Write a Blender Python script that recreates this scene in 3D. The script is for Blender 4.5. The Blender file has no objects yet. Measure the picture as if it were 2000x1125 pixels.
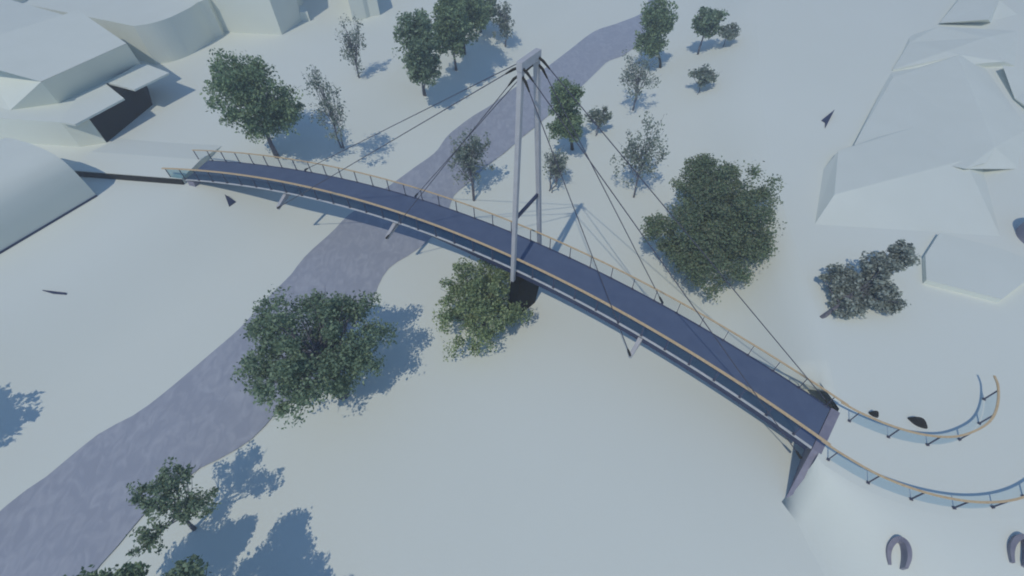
import bpy, math, random
import numpy as np
from mathutils import Vector, Matrix

random.seed(7)
sc = bpy.context.scene
COL = sc.collection
PI = math.pi

# ------------------------------------------------------------------ camera model (30 m above the river)
F, CX, CY, H = 900.0, 1000.0, 562.5, 30.0
_n = np.array([1015 - CX, 1340 - CY, F]); _d = _n / np.linalg.norm(_n)
_z = np.array([0, 0, 1.0]); _fw = _z - _d * (_z @ _d); _fw /= np.linalg.norm(_fw)
_r = np.cross(_d, _fw)
R = np.array([_r, _fw, -_d])
O = np.array([0, 0, H])


def ray(p):
    v = np.array([p[0] - CX, p[1] - CY, F]); v /= np.linalg.norm(v)
    return R @ v


def at(p, z=0.0):
    r = ray(p)
    return O + r * ((z - H) / r[2])


def depth(P):
    return float((R.T @ (np.array(P, float) - O))[2])


def sstep(a, b, v):
    t = np.clip((v - a) / (b - a), 0, 1)
    return t * t * (3 - 2 * t)


BX, BY, BR, BW = -64.055, -79.037, 123.723, 3.074
TH0, TH1 = math.radians(16.0), math.radians(42.3)


def zdeck(t): return -2.711 + 33.484 * t - 33.616 * t * t


def arc(rad, t, dz=0.0): return np.array([BX + rad * math.sin(t), BY + rad * math.cos(t), zdeck(t) + dz])


def rdir(t): return np.array([math.sin(t), math.cos(t)])


def resample(P, n, seg=12):
    P = np.array(P); out = []
    for i in range(len(P) - 1):     # Catmull-Rom
        p0, p1, p2, p3 = P[max(i - 1, 0)], P[i], P[i + 1], P[min(i + 2, len(P) - 1)]
        for k in range(seg):
            t = k / seg
            out.append(.5 * ((2 * p1) + (-p0 + p2) * t + (2 * p0 - 5 * p1 + 4 * p2 - p3) * t * t + (-p0 + 3 * p1 - 3 * p2 + p3) * t ** 3))
    out.append(P[-1]); out = np.array(out)
    s = np.concatenate([[0], np.cumsum(np.linalg.norm(np.diff(out, axis=0), axis=1))])
    u = np.linspace(0, s[-1], n)
    return np.stack([np.interp(u, s, out[:, k]) for k in range(out.shape[1])], -1)


def outs(P, sg):
    t = np.gradient(P[:, :2], axis=0); t /= np.linalg.norm(t, axis=1)[:, None]
    return np.stack([t[:, 1], -t[:, 0]], -1) * sg


# right-hand upper ground: the deck lands on a broad terrace with soft slopes
ZE = zdeck(TH1) - .02
TE = TH1 + .0034
near_px = [(1586, 876), (1624, 902), (1691, 941), (1763, 970), (1834, 988), (1897, 994), (1955, 987), (2003, 966), (2050, 925), (2080, 865), (2085, 790)]
far_px = [(1624, 803), (1662, 824), (1721, 849), (1780, 865), (1834, 869), (1875, 858), (1905, 838), (1919, 808), (1921, 773), (1914, 752)]
NP = resample([at(p, ZE) for p in near_px], 70); FP = resample([at(p, ZE) for p in far_px], 60)
endF = arc(BR + .45, TE)[:2]; endN = arc(BR - BW - .35, TE)[:2]
PIER = at((1535, 993), 1.42)          # foot of the sloping abutment wall
_po = PIER[:2] - endN; _pl = float(np.linalg.norm(_po)); _po = _po / _pl
_no = outs(NP, 1)
_c1 = [endN] + [p[:2] + o * .45 for p, o in zip(NP[3:30:2], _no[3:30:2])]
_c1 += [np.array(p, float) for p in [(27, 6.22), (30, 6.2), (34, 6.15), (40, 6.1), (50, 6), (70, 6), (110, 6), (220, 6)]]
_c2 = resample([np.array(p, float) for p in [(220, 240), (80, 130), (45, 90), (33, 62), (27.5, 45), (24.5, 34), (22.6, 24), (21.2, 17.5), tuple(endF)]], 170)
crest = np.array(_c1 + list(_c2)); NC = len(crest)
_wd = []
for i in range(NC):
    j = NC - 1 - i
    _wd.append(_pl * .8 + 22.0 * min(1, (i / 18) ** 1.3) if i <= len(_c1) else 6.0 + 8.0 * min(1, j / 25))
_wd = np.array(_wd)


def terrace(x, y):
    """height of the terrace at one point (inside crest: full height, then an S slope)"""
    p = np.array([x, y], float); a = crest; b = np.roll(crest, -1, 0)
    cond = ((a[:, 1] > y) != (b[:, 1] > y))
    xin = a[:, 0] + (y - a[:, 1]) * (b[:, 0] - a[:, 0]) / np.where(np.abs(b[:, 1] - a[:, 1]) < 1e-9, 1e-9, b[:, 1] - a[:, 1])
    if int(np.sum(cond & (x < xin))) % 2: return ZE - .012
    ab = (b - a)[:-1]; t = np.clip(((p - a[:-1]) * ab).sum(1) / np.maximum((ab * ab).sum(1), 1e-9), 0, 1)
    q_ = a[:-1] + ab * t[:, None]; d = np.hypot(*(q_ - p).T); k = int(d.argmin())
    if k == 0 and (p - endN) @ np.array([math.cos(TE), -math.sin(TE)]) < 0: return 0.0
    u_ = min(1.0, d[k] / _wd[k]); T_ = float(terrain(x, y)); return T_ + (ZE - .012 - T_) * (1 - u_) ** 3 * (1 + 3 * u_)


def terrain(x, y):
    """ground height: flat by the river, a plateau about 3.4 m up behind the left bank"""
    d = (x + 31.7) * -0.857 + (y - 8.6) * 0.515
    h = 3.4 * sstep(3.5, 14.0, d)
    h = h + 0.10 * np.sin(x * 0.11 + 1.3) * np.sin(y * 0.09 + .4) * sstep(2, 12, np.abs(d - 7.5) - 7.5)
    h = h + 1.9 * np.exp(-((x - 20) ** 2 + (y - 3.5) ** 2) / 150.0)
    return h


def ground(p):
    z = 0.0
    for _ in range(60):
        P = at(p, z)
        z += 0.5 * (max(float(terrain(P[0], P[1])), terrace(P[0], P[1])) - z)
    P[2] = z
    return P


# ------------------------------------------------------------------ materials
def new_mat(name):
    m = bpy.data.materials.new(name); m.use_nodes = True
    nt = m.node_tree
    return m, nt, nt.nodes['Principled BSDF']


def noise_mat(name, c1, c2, scale=4.0, rough=.8, bump=.0, bscale=20., spec=.3, metal=0.0, detail=4):
    m, nt, b = new_mat(name)
    tc = nt.nodes.new('ShaderNodeTexCoord')
    n = nt.nodes.new('ShaderNodeTexNoise'); n.inputs['Scale'].default_value = scale; n.inputs['Detail'].default_value = detail
    nt.links.new(tc.outputs['Object'], n.inputs['Vector'])
    r = nt.nodes.new('ShaderNodeValToRGB')
    r.color_ramp.elements[0].position = .3; r.color_ramp.elements[1].position = .7
    r.color_ramp.elements[0].color = (*c1, 1); r.color_ramp.elements[1].color = (*c2, 1)
    nt.links.new(n.outputs['Fac'], r.inputs['Fac']); nt.links.new(r.outputs['Color'], b.inputs['Base Color'])
    b.inputs['Roughness'].default_value = rough; b.inputs['Metallic'].default_value = metal
    b.inputs['Specular IOR Level'].default_value = spec
    if bump:
        n2 = nt.nodes.new('ShaderNodeTexNoise'); n2.inputs['Scale'].default_value = bscale; n2.inputs['Detail'].default_value = 5
        nt.links.new(tc.outputs['Object'], n2.inputs['Vector'])
        bp = nt.nodes.new('ShaderNodeBump'); bp.inputs['Strength'].default_value = bump; bp.inputs['Distance'].default_value = .05
        nt.links.new(n2.outputs['Fac'], bp.inputs['Height']); nt.links.new(bp.outputs['Normal'], b.inputs['Normal'])
    return m


def leaf_mat(name, cols, trans=.38):
    m, nt, b = new_mat(name)
    g = nt.nodes.new('ShaderNodeNewGeometry')
    r = nt.nodes.new('ShaderNodeValToRGB')
    els = r.color_ramp.elements
    els[0].position = 0; els[0].color = (*cols[0], 1); els[1].position = 1; els[1].color = (*cols[-1], 1)
    for i, c in enumerate(cols[1:-1]):
        e = els.new((i + 1) / (len(cols) - 1)); e.color = (*c, 1)
    nt.links.new(g.outputs['Random Per Island'], r.inputs['Fac'])
    nt.links.new(r.outputs['Color'], b.inputs['Base Color'])
    b.inputs['Roughness'].default_value = .65; b.inputs['Specular IOR Level'].default_value = .25
    t = nt.nodes.new('ShaderNodeBsdfTranslucent'); nt.links.new(r.outputs['Color'], t.inputs['Color'])
    mx = nt.nodes.new('ShaderNodeMixShader'); mx.inputs[0].default_value = trans
    out = nt.nodes['Material Output']
    nt.links.new(b.outputs[0], mx.inputs[1]); nt.links.new(t.outputs[0], mx.inputs[2]); nt.links.new(mx.outputs[0], out.inputs['Surface'])
    return m


def glass_mat(name, tint):
    m, nt, b = new_mat(name)
    nt.nodes.remove(b)
    tr = nt.nodes.new('ShaderNodeBsdfTransparent'); tr.inputs['Color'].default_value = (*[c ** .5 for c in tint], 1)
    gl = nt.nodes.new('ShaderNodeBsdfGlossy'); gl.inputs['Roughness'].default_value = .08
    gl.inputs['Color'].default_value = (.8, .9, 1, 1)
    mx = nt.nodes.new('ShaderNodeMixShader')
    mx.inputs[0].default_value = .035; nt.links.new(tr.outputs[0], mx.inputs[1]); nt.links.new(gl.outputs[0], mx.inputs[2])
    nt.links.new(mx.outputs[0], nt.nodes['Material Output'].inputs['Surface'])
    return m


M = {}
M['ground'] = noise_mat('model_ground', (.71, .72, .625), (.73, .74, .645), .06, .85, .12, 6., .15)
M['embank'] = noise_mat('embankment_white', (.71, .72, .625), (.73, .74, .645), .06, .85, .12, 6., .15)
M['white'] = noise_mat('model_white', (.695, .71, .615), (.725, .74, .645), .25, .8, .04, 8., .2)
M['roofw'] = noise_mat('model_roof', (.675, .69, .60), (.70, .715, .625), .3, .8, .04, 8., .2)
M['deck'] = noise_mat('deck_surface', (.082, .110, .178), (.100, .130, .200), 1.2, .7, .15, 40., .25)
M['girder'] = noise_mat('girder_paint', (.034, .042, .085), (.050, .060, .11), 2., .55, .05, 12., .3)
M['dark'] = noise_mat('dark_timber', (.022, .020, .016), (.034, .031, .024), 3., .8, .1, 20., .2)
M['void'] = noise_mat('near_black', (.006, .006, .004), (.010, .009, .006), 3., .7, 0, 20., .08)  # deep shade painted as near-black on the pavilion side; pier wall shares it
M['edge'] = noise_mat('edge_strip', (.50, .50, .47), (.60, .59, .56), 3., .6)
M['steel'] = noise_mat('pale_steel', (.42, .41, .41), (.49, .475, .47), 1.5, .5, .05, 15., .35)
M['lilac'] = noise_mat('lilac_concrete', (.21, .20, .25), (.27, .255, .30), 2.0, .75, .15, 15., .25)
M['post'] = noise_mat('post_steel', (.07, .07, .10), (.10, .10, .14), 5., .5)
M['cable'] = noise_mat('cable_steel', (.05, .048, .065), (.085, .08, .10), 8., .5)
M['wood'] = noise_mat('handrail_wood', (.55, .38, .20), (.66, .49, .28), 6., .55, .1, 30.)
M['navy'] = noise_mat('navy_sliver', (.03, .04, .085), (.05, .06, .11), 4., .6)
M['hoop'] = noise_mat('grey_hoop', (.20, .19, .23), (.27, .26, .29), 3., .7, .1, 20.)
M['bark'] = noise_mat('grey_bark', (.10, .095, .11), (.20, .19, .21), 6., .9, .4, 25., .1)
M['barkd'] = noise_mat('dark_bark', (.05, .045, .04), (.10, .09, .08), 6., .9, .4, 25., .1)
M['glass_shade'] = glass_mat('shade_tint_glass', (.50, .66, .70))  # near panels tinted darker to carry the deck shade seen through them
M['glass_clear'] = glass_mat('clear_glass', (.93, .95, .96))
M['glass_pale'] = glass_mat('pale_glass', (.78, .86, .92))
M['leaf_oak'] = leaf_mat('oak_leaf', [(0.097, 0.140, 0.086), (0.171, 0.242, 0.143), (0.261, 0.344, 0.206), (0.360, 0.447, 0.275)])
M['leaf_bush'] = leaf_mat('bush_leaf', [(0.102, 0.151, 0.073), (0.213, 0.275, 0.130), (0.338, 0.426, 0.197), (0.479, 0.523, 0.286)])
M['leaf_dense'] = leaf_mat('dense_leaf', [(0.111, 0.153, 0.093), (0.166, 0.224, 0.123), (0.231, 0.295, 0.150), (0.265, 0.263, 0.167)])
M['leaf_grey'] = leaf_mat('grey_leaf', [(0.144, 0.160, 0.133), (0.247, 0.271, 0.221), (0.375, 0.416, 0.338), (0.547, 0.574, 0.495)])
M['leaf_birch'] = leaf_mat('birch_leaf', [(0.120, 0.155, 0.124), (0.218, 0.266, 0.205), (0.328, 0.377, 0.284), (0.388, 0.392, 0.343)])
M['leaf_green'] = leaf_mat('poplar_leaf', [(0.096, 0.146, 0.080), (0.176, 0.251, 0.131), (0.266, 0.359, 0.189), (0.378, 0.467, 0.254)])

# water: dull lilac sheet with faint ripples
m, nt, b = new_mat('river_water')
tc = nt.nodes.new('ShaderNodeTexCoord'); mp = nt.nodes.new('ShaderNodeMapping')
mp.inputs['Rotation'].default_value = (0, 0, math.radians(31)); mp.inputs['Scale'].default_value = (1.3, .75, 1)
n1 = nt.nodes.new('ShaderNodeTexNoise'); n1.inputs['Scale'].default_value = 1.1; n1.inputs['Detail'].default_value = 6; n1.inputs['Distortion'].default_value = 1.2
nt.links.new(tc.outputs['Object'], mp.inputs['Vector']); nt.links.new(mp.outputs[0], n1.inputs['Vector'])
rp = nt.nodes.new('ShaderNodeValToRGB')
rp.color_ramp.elements[0].position = .42; rp.color_ramp.elements[0].color = (.335, .345, .385, 1)
rp.color_ramp.elements[1].position = .78; rp.color_ramp.elements[1].color = (.44, .445, .47, 1)
nt.links.new(n1.outputs['Fac'], rp.inputs['Fac']); nt.links.new(rp.outputs[0], b.inputs['Base Color'])
b.inputs['Roughness'].default_value = .42; b.inputs['Specular IOR Level'].default_value = .35
bp = nt.nodes.new('ShaderNodeBump'); bp.inputs['Strength'].default_value = .25; bp.inputs['Distance'].default_value = .08
nt.links.new(n1.outputs['Fac'], bp.inputs['Height']); nt.links.new(bp.outputs[0], b.inputs['Normal'])
M['water'] = m


# ------------------------------------------------------------------ builders
class MB:
    def __init__(s): s.v = []; s.f = []; s.smooth = False

    def add(s, vs, fs):
        o = len(s.v); s.v += [tuple(map(float, v)) for v in vs]; s.f += [tuple(i + o for i in f) for f in fs]; return s

    def box(s, c, sx, sy, sz, rz=0.0):
        c_, s_ = math.cos(rz), math.sin(rz); vs = []
        for dz in (-.5, .5):
            for dx, dy in ((-.5, -.5), (.5, -.5), (.5, .5), (-.5, .5)):
                x, y = dx * sx, dy * sy
                vs.append((c[0] + x * c_ - y * s_, c[1] + x * s_ + y * c_, c[2] + dz * sz))
        return s.add(vs, [(0, 3, 2, 1), (4, 5, 6, 7), (0, 1, 5, 4), (1, 2, 6, 5), (2, 3, 7, 6), (3, 0, 4, 7)])

    def hull8(s, bot, top):
        return s.add(list(bot) + list(top), [(0, 3, 2, 1), (4, 5, 6, 7), (0, 1, 5, 4), (1, 2, 6, 5), (2, 3, 7, 6), (3, 0, 4, 7)])

    def prism(s, poly, z0, z1):
        """poly: list of xy (or xyz, top z per vertex); z0 may be number"""
        n = len(poly)
        bot = [(p[0], p[1], z0) for p in poly]
        top = [(p[0], p[1], p[2] if len(p) > 2 and z1 is None else z1) for p in poly]
        return s.add(bot + top, [tuple(range(n - 1, -1, -1)), tuple(range(n, 2 * n))] + [(i, (i + 1) % n, n + (i + 1) % n, n + i) for i in range(n)])

    def tube(s, pts, rads, n=6, cap=True):
        pts = [Vector(tuple(map(float, p))) for p in pts]; rings = []; vs = []; fs = []
        if not hasattr(rads, '__len__'): rads = [rads] * len(pts)
        up = Vector((0, 0, 1))
        for i, p in enumerate(pts):
            d = (pts[min(i + 1, len(pts) - 1)] - pts[max(i - 1, 0)])
            d = d.normalized() if d.length > 1e-6 else up
            a = d.cross(up if abs(d.z) < .95 else Vector((1, 0, 0))).normalized(); bb = d.cross(a)
            for k in range(n):
                t = 2 * PI * k / n
                vs.append(p + (a * math.cos(t) + bb * math.sin(t)) * rads[i])
        for i in range(len(pts) - 1):
            for k in range(n):
                fs.append((i * n + k, i * n + (k + 1) % n, (i + 1) * n + (k + 1) % n, (i + 1) * n + k))
        if cap:
            fs.append(tuple(range(n - 1, -1, -1))); o = (len(pts) - 1) * n; fs.append(tuple(o + k for k in range(n)))
        return s.add(vs, fs)

    def sweep(s, path, prof, closed=True):
        """path: list of (P, out) with out the horizontal outward unit vector; prof: list of (o, z)"""
        n = len(prof); vs = []; fs = []
        for P, o in path:
            for a, z in prof: vs.append((P[0] + o[0] * a, P[1] + o[1] * a, P[2] + z))
        for i in range(len(path) - 1):
            for k in range(n if closed else n - 1):
                fs.append((i * n + k, i * n + (k + 1) % n, (i + 1) * n + (k + 1) % n, (i + 1) * n + k))
        if closed:
            fs.append(tuple(range(n - 1, -1, -1))); o_ = (len(path) - 1) * n; fs.append(tuple(o_ + k for k in range(n)))
        return s.add(vs, fs)

    def build(s, name, mat, parent=None, loc=None, smooth=False):
        L = Vector((0, 0, 0))
        if parent is not None: L = parent.matrix_basis.translation if parent.parent is None else WORLD0[parent.name]
        off = Vector(loc) if loc is not None else L
        me = bpy.data.meshes.new(name)
        me.from_pydata([(v[0] - off[0], v[1] - off[1], v[2] - off[2]) for v in s.v], [], s.f)
        me.materials.append(mat); me.validate()
        import bmesh as _b
        bm = _b.new(); bm.from_mesh(me); _b.ops.recalc_face_normals(bm, faces=bm.faces); bm.to_mesh(me); bm.free()
        if smooth:
            me.polygons.foreach_set('use_smooth', [True] * len(me.polygons))
        o = bpy.data.objects.new(name, me); COL.objects.link(o)
        if parent is not None:
            o.parent = parent; WORLD0[o.name] = L.copy()
        elif loc is not None:
            o.location = loc
        return o


WORLD0 = {}


def thing(name, loc, label, cat, group=None):
    o = bpy.data.objects.new(name, None); COL.objects.link(o); o.location = tuple(map(float, loc))
    o.empty_display_size = .3
    o['label'] = label; o['category'] = cat
    if group: o['group'] = group
    return o


def tag(o, label, cat, group=None):
    o['label'] = label; o['category'] = cat
    if group: o['group'] = group
    return o


def struct(name, mb, mat, smooth=False, kind='structure'):
    o = mb.build(name, mat, smooth=smooth); o['kind'] = kind; return o


# ------------------------------------------------------------------ ground, river, embankment
xs = np.concatenate([[-2500, -1200, -600, -350, -220, -160], np.arange(-130, 131, 1.25), [160, 220, 350, 600, 1200, 2500]])
ys = np.concatenate([[-2500, -1200, -500, -200, -80, -30, -15], np.arange(-8, 131, 1.25), [150, 190, 260, 400, 700, 1300, 2500]])
X, Y = np.meshgrid(xs, ys)
Z = terrain(X, Y)
nx, ny = len(xs), len(ys)
idx = np.arange(nx * ny).reshape(ny, nx)
q = np.stack([idx[:-1, :-1], idx[:-1, 1:], idx[1:, 1:], idx[1:, :-1]], -1).reshape(-1, 4)
me = bpy.data.meshes.new('ground'); me.from_pydata(np.stack([X, Y, Z], -1).reshape(-1, 3).tolist(), [], q.tolist())
me.materials.append(M['ground']); me.polygons.foreach_set('use_smooth', [True] * len(me.polygons))
go = bpy.data.objects.new('ground', me); COL.objects.link(go); go['kind'] = 'structure'

left_bank = [(-80, 1070), (0, 999), (45, 962), (90, 932), (140, 890), (190, 850), (232, 826), (270, 806), (318, 770), (360, 735), (415, 688), (470, 640), (520, 585), (570, 535),
             (588, 510), (615, 483), (650, 452), (675, 425), (702, 405), (735, 380), (765, 360), (810, 327), (850, 298), (872, 268), (895, 248), (925, 226), (960, 205), (1000, 175), (1035, 153), (1070, 130), (1112, 98), (1160, 62), (1205, 46), (1250, 28), (1262, 12), (1268, -5)]
right_bank = [(160, 1150), (195, 1105), (240, 1055), (270, 1017), (300, 985), (345, 950), (380, 921), (410, 905), (442, 890), (472, 871), (503, 848), (540, 806), (580, 770), (620, 735), (660, 690), (700, 630),
              (735, 572), (739, 557), (746, 543), (765, 519), (800, 498), (835, 472), (853, 450), (866, 425), (878, 405), (884, 386), (897, 372), (915, 358), (950, 325), (985, 299), (1015, 272), (1045, 248), (1095, 205), (1140, 165), (1168, 138), (1188, 120), (1218, 108), (1248, 84), (1270, 55), (1284, 25), (1290, -5)]
LB = [at(p)[:2] for p in left_bank]; RB = [at(p)[:2] for p in right_bank]
_e = [np.array([.52, .857]) * k for k in (70, 45, 27, 15, 8, 4)]; _f = [np.array([.27, .96]) * k for k in (6, 14, 26, 45, 80)]
LB = [LB[0] - e for e in _e] + LB + [LB[-1] + f for f in _f]
RB = [RB[0] - e for e in _e] + RB + [RB[-1] + f for f in _f]


LB2 = resample(LB, 240); RB2 = resample(RB, 240)
mb = MB()
vs = []
for a, b_ in zip(LB2, RB2):
    for t in np.linspace(0, 1, 6):
        p = a * (1 - t) + b_ * t; vs.append((p[0], p[1], max(float(terrain(p[0], p[1])), 0) + .03))
fs = []
for i in range(len(LB2) - 1):
    for k in range(5): fs.append((i * 6 + k, i * 6 + k + 1, (i + 1) * 6 + k + 1, (i + 1) * 6 + k))
mb.add(vs, fs)
struct('river', mb, M['water'], smooth=True)

# ------------------------------------------------------------------ footbridge geometry (arc in plan, gently humped)
def arcpath(rad, t0, t1, n, sign=1, dz=0.0):
    return [(arc(rad, t, dz), rdir(t) * sign) for t in np.linspace(t0, t1, n)]


TP = math.radians(32.25)                               # pylon station
pyl_base = arc(BR - BW / 2, TP); pyl_base[2] = 0.0
bridge = thing('footbridge', pyl_base, 'curved cable-stayed footbridge with dark deck, wooden handrails and portal pylon over the river', 'footbridge')

RM = BR - BW / 2
deck = MB().sweep(arcpath(RM, TH0, TH1, 90), [(-BW / 2, 0), (BW / 2, 0), (BW / 2, -.14), (-BW / 2, -.14)]).build('deck', M['deck'], bridge)
g = MB(); vs = []; fs = []; NG = 90
for i, t in enumerate(np.linspace(TH0 + .001, TH1 - .001, NG)):
    k = float(sstep(.35, .60, i / (NG - 1))); P_ = arc(RM, t); o_ = rdir(t)
    for a_, z_ in ((-BW / 2 + .02, -.145), (BW / 2 - .02, -.145), (BW / 2 - .55, -.72), (-BW / 2 + .50 - .48 * k, -.55 - .17 * k)):
        vs.append((P_[0] + o_[0] * a_, P_[1] + o_[1] * a_, P_[2] + z_))
for i in range(NG - 1):
    for k in range(4): fs.append((i * 4 + k, i * 4 + (k + 1) % 4, (i + 1) * 4 + (k + 1) % 4, (i + 1) * 4 + k))
fs += [(3, 2, 1, 0), tuple((NG - 1) * 4 + k for k in range(4))]
g.add(vs, fs).build('girder', M['girder'], bridge)
# expansion joint strip at the pylon and end plates
for side, rad, sg in (('near', BR - BW, -1), ('far', BR, 1)):
    MB().sweep(arcpath(rad, TH0, TH1, 90, sg), [(.003, -.02), (.15, -.02), (.15, -.06), (.003, -.06)]).build('edge_strip', M['edge' if sg < 0 else 'girder'], bridge)


def railing(path, parent, post_every, height=1.12, first=.3, glass='glass_pale', rw=.055):
    """handrail part with posts and glass panels as its sub-parts; path = [(P, out)]"""
    P = np.array([p for p, _ in path]); Od = np.array([o for _, o in path])
    s = np.concatenate([[0], np.cumsum(np.linalg.norm(np.diff(P, axis=0), axis=1))])

    def pt(u): return np.array([np.interp(u, s, P[:, k]) for k in range(3)]), np.array([np.interp(u, s, Od[:, k]) for k in range(2)])
    hr = MB().sweep(path, [(-rw, height), (rw, height), (rw, height + .06), (-rw, height + .06)]).build('handrail', M['wood'], parent)
    L = WORLD0[hr.name]
    pm = MB(); pm.box((0, 0, height / 2 + .0), .04, .075, height - .006); pm.box((0, 0, .03), .15, .15, .05)
    proto = None
    us = list(np.arange(first, s[-1] - .05, post_every))
    for i, u in enumerate(us):
        p, o = pt(u); rz = math.atan2(o[1], o[0]) - PI / 2
        if proto is None:
            proto = pm.build('post', M['post'], hr, loc=(0, 0, 0)); ob = proto
        else:
            ob = proto.copy(); COL.objects.link(ob); ob.parent = hr
        ob.location = (p[0] - L[0], p[1] - L[1], p[2] - L[2]); ob.rotation_euler = (0, 0, rz)
    for a, b_ in zip(us[:-1], us[1:]):
        sub = [pt(u) for u in np.linspace(a + .07, b_ - .07, 4)]
        MB().sweep(sub, [(-.009, .10), (.009, .10), (.009, height - .08), (-.009, height - .08)]).build('glass_panel', M[glass], hr)
    return hr


ext = .014
railing(arcpath(BR + .05, TH0 - .010, TH1 + .004, 100, 1), bridge, 1.70, first=.12, glass='glass_clear')
railing(arcpath(BR - BW - .05, TH0 - .017, TH1 + .004, 100, -1), bridge, 1.70, first=.35, glass='glass_shade', rw=.085)

# pylon: portal of two splayed legs
oN = arc(BR - BW - .42, TP); oF = arc(BR + .40, TP)
topz = 19.6
ax = rdir(TP)
mid = (oN + oF) / 2
tN = np.array([.66, 23.45, topz]); tF = np.array([1.52, 24.75, topz])


def leg(p0, p1, name):
    """square leg running from deck height down to the ground and up to the head"""
    d = (p1 - p0) / (p1[2] - p0[2])
    b0 = p0 - d * .95
    a = np.array([ax[0], ax[1], 0]); c = np.array([ax[1], -ax[0], 0])
    mb = MB()
    rings = []
    for P, w in ((b0, .135), (p0, .135), (p1, .14)):
        rings.append([P + a * w * sx + c * w * sy for sx, sy in ((-1, -1), (1, -1), (1, 1), (-1, 1))])
    vs = [v for r in rings for v in r]
    fs = [(3, 2, 1, 0), (8, 9, 10, 11)]
    for i in range(2):
        for k in range(4): fs.append((i * 4 + k, i * 4 + (k + 1) % 4, (i + 1) * 4 + (k + 1) % 4, (i + 1) * 4 + k))
    mb.add(vs, fs)
    return mb.build(name, M['steel'], bridge)


leg(oN, tN, 'pylon_leg'); leg(oF, tF, 'pylon_leg')
rzp = math.atan2(ax[1], ax[0])
tm = (tN + tF) / 2; Lh = np.linalg.norm(tF - tN)
MB().box((tm[0], tm[1], topz + .23), Lh + .36, .33, .46, math.atan2(tF[1] - tN[1], tF[0] - tN[0])).build('pylon_head', M['steel'], bridge)


def on_leg(p0, p1, z): return p0 + (p1 - p0) * ((z - p0[2]) / (p1[2] - p0[2]))


bN, bF = on_leg(oN, tN, 10.3), on_leg(oF, tF, 10.3)
bm_ = (bN + bF) / 2
MB().box(bm_, np.linalg.norm((bF - bN)[:2]) - .38, .14, .26, rzp).build('pylon_brace', M['girder'], bridge)

# raking pier wall under the pylon and the abutment wing wall at the right end
def wallplate(t, r_in_top, r_out_top, r_in_bot, r_out_bot, ztop, zbot, th, name, mat, along=0.0):
    c = np.array([math.cos(t), -math.sin(t), 0]) * th / 2
    pts = []
    A0 = np.array([*(np.array([BX, BY]) + rdir(t) * r_out_bot), zbot]); A1 = np.array([*(np.array([BX, BY]) + rdir(t) * r_in_bot), zbot])
    al = np.array([math.cos(t), -math.sin(t), 0]) * along; A1 = A1 + al
    B0 = np.array([*(np.array([BX, BY]) + rdir(t) * r_out_top), ztop]); B1 = np.array([*(np.array([BX, BY]) + rdir(t) * r_in_top), ztop])
    return MB().hull8([A0 - c, A0 + c, A1 + c * .75, A1 - c * .75], [B0 - c, B0 + c, B1 + c, B1 - c]).build(name, mat, bridge)


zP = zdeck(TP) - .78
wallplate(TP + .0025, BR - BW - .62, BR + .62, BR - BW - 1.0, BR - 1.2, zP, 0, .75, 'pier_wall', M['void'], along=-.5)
zE = zdeck(TH1) - .025
_q = PIER[:2] - np.array([BX, BY]); _t = TH1 + .0024
wallplate(_t, BR - BW - .10, BR + .2, float(_q @ rdir(_t)), BR + 1.6, zE, 1.15, .50, 'abutment_wall', M['lilac'], along=float(_q @ np.array([math.cos(_t), -math.sin(_t)])))
wallplate(TH0 + .0035, BR - BW - .05, BR + .0, BR - BW - .25, BR + .3, zdeck(TH0) - .16, 2.6, .75, 'abutment_wall', M['lilac'])

# cable brackets and stays
TB = [math.radians(a) for a in (21.4, 26.9, 36.95, 42.27)]
sockets = []
for i, t in enumerate(TB):
    for rad, sg in ((BR - BW, -1), (BR, 1)):
        if i == 3:
            tip = arc(rad + sg * (.45 if sg < 0 else .12), t, -.95 if sg < 0 else .15)
        elif sg < 0:
            tip = arc(rad + sg * 1.25, t, -.92)
            a0 = arc(rad - sg * .5, t, -.42); c = np.array([math.cos(t), -math.sin(t), 0])
            MB().hull8([a0 - c * .16 + [0, 0, -.25], a0 + c * .16 + [0, 0, -.25], tip + c * .12 + [0, 0, -.16], tip - c * .12 + [0, 0, -.16]],
                       [a0 - c * .16 + [0, 0, .22], a0 + c * .16 + [0, 0, .22], tip + c * .12 + [0, 0, .10], tip - c * .12 + [0, 0, .10]]).build('cable_bracket', M['steel'], bridge)
        else:
            tip = arc(rad + sg * .16, t, .12)
            a0 = arc(rad - sg * .3, t, -.25); c = np.array([math.cos(t), -math.sin(t), 0])
            MB().hull8([a0 - c * .10 + [0, 0, -.2], a0 + c * .10 + [0, 0, -.2], tip + c * .08 + [0, 0, -.25], tip - c * .08 + [0, 0, -.25]],
                       [a0 - c * .10 + [0, 0, .05], a0 + c * .10 + [0, 0, .05], tip + c * .08 + [0, 0, .02], tip - c * .08 + [0, 0, .02]]).build('cable_bracket', M['girder'], bridge)
        lg0, lg1 = (oN, tN) if sg < 0 else (oF, tF)
        zt = topz + .12 - (0.0 if i in (0, 3) else .40)
        top = on_leg(lg0, lg1, zt)
        dirv = tip - top; dirv /= np.linalg.norm(dirv)
        hv = np.array([dirv[0], dirv[1], 0]); hv /= np.linalg.norm(hv)
        top = top + hv * .22
        dirv = tip - top; ln = np.linalg.norm(dirv); dirv /= ln
        cb = MB().tube([top + dirv * .3, tip - dirv * .2], .028, 6).build('stay_cable', M['cable'], bridge)
        MB().tube([top - hv * .10, top + dirv * .25, top + dirv * .75], [.065, .075, .04], 8).build('cable_socket', M['dark'], cb)
        MB().tube([tip, tip - dirv * .42, tip - dirv * .6], [.085, .07, .04], 8).build('cable_socket', M['dark'], cb)

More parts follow.
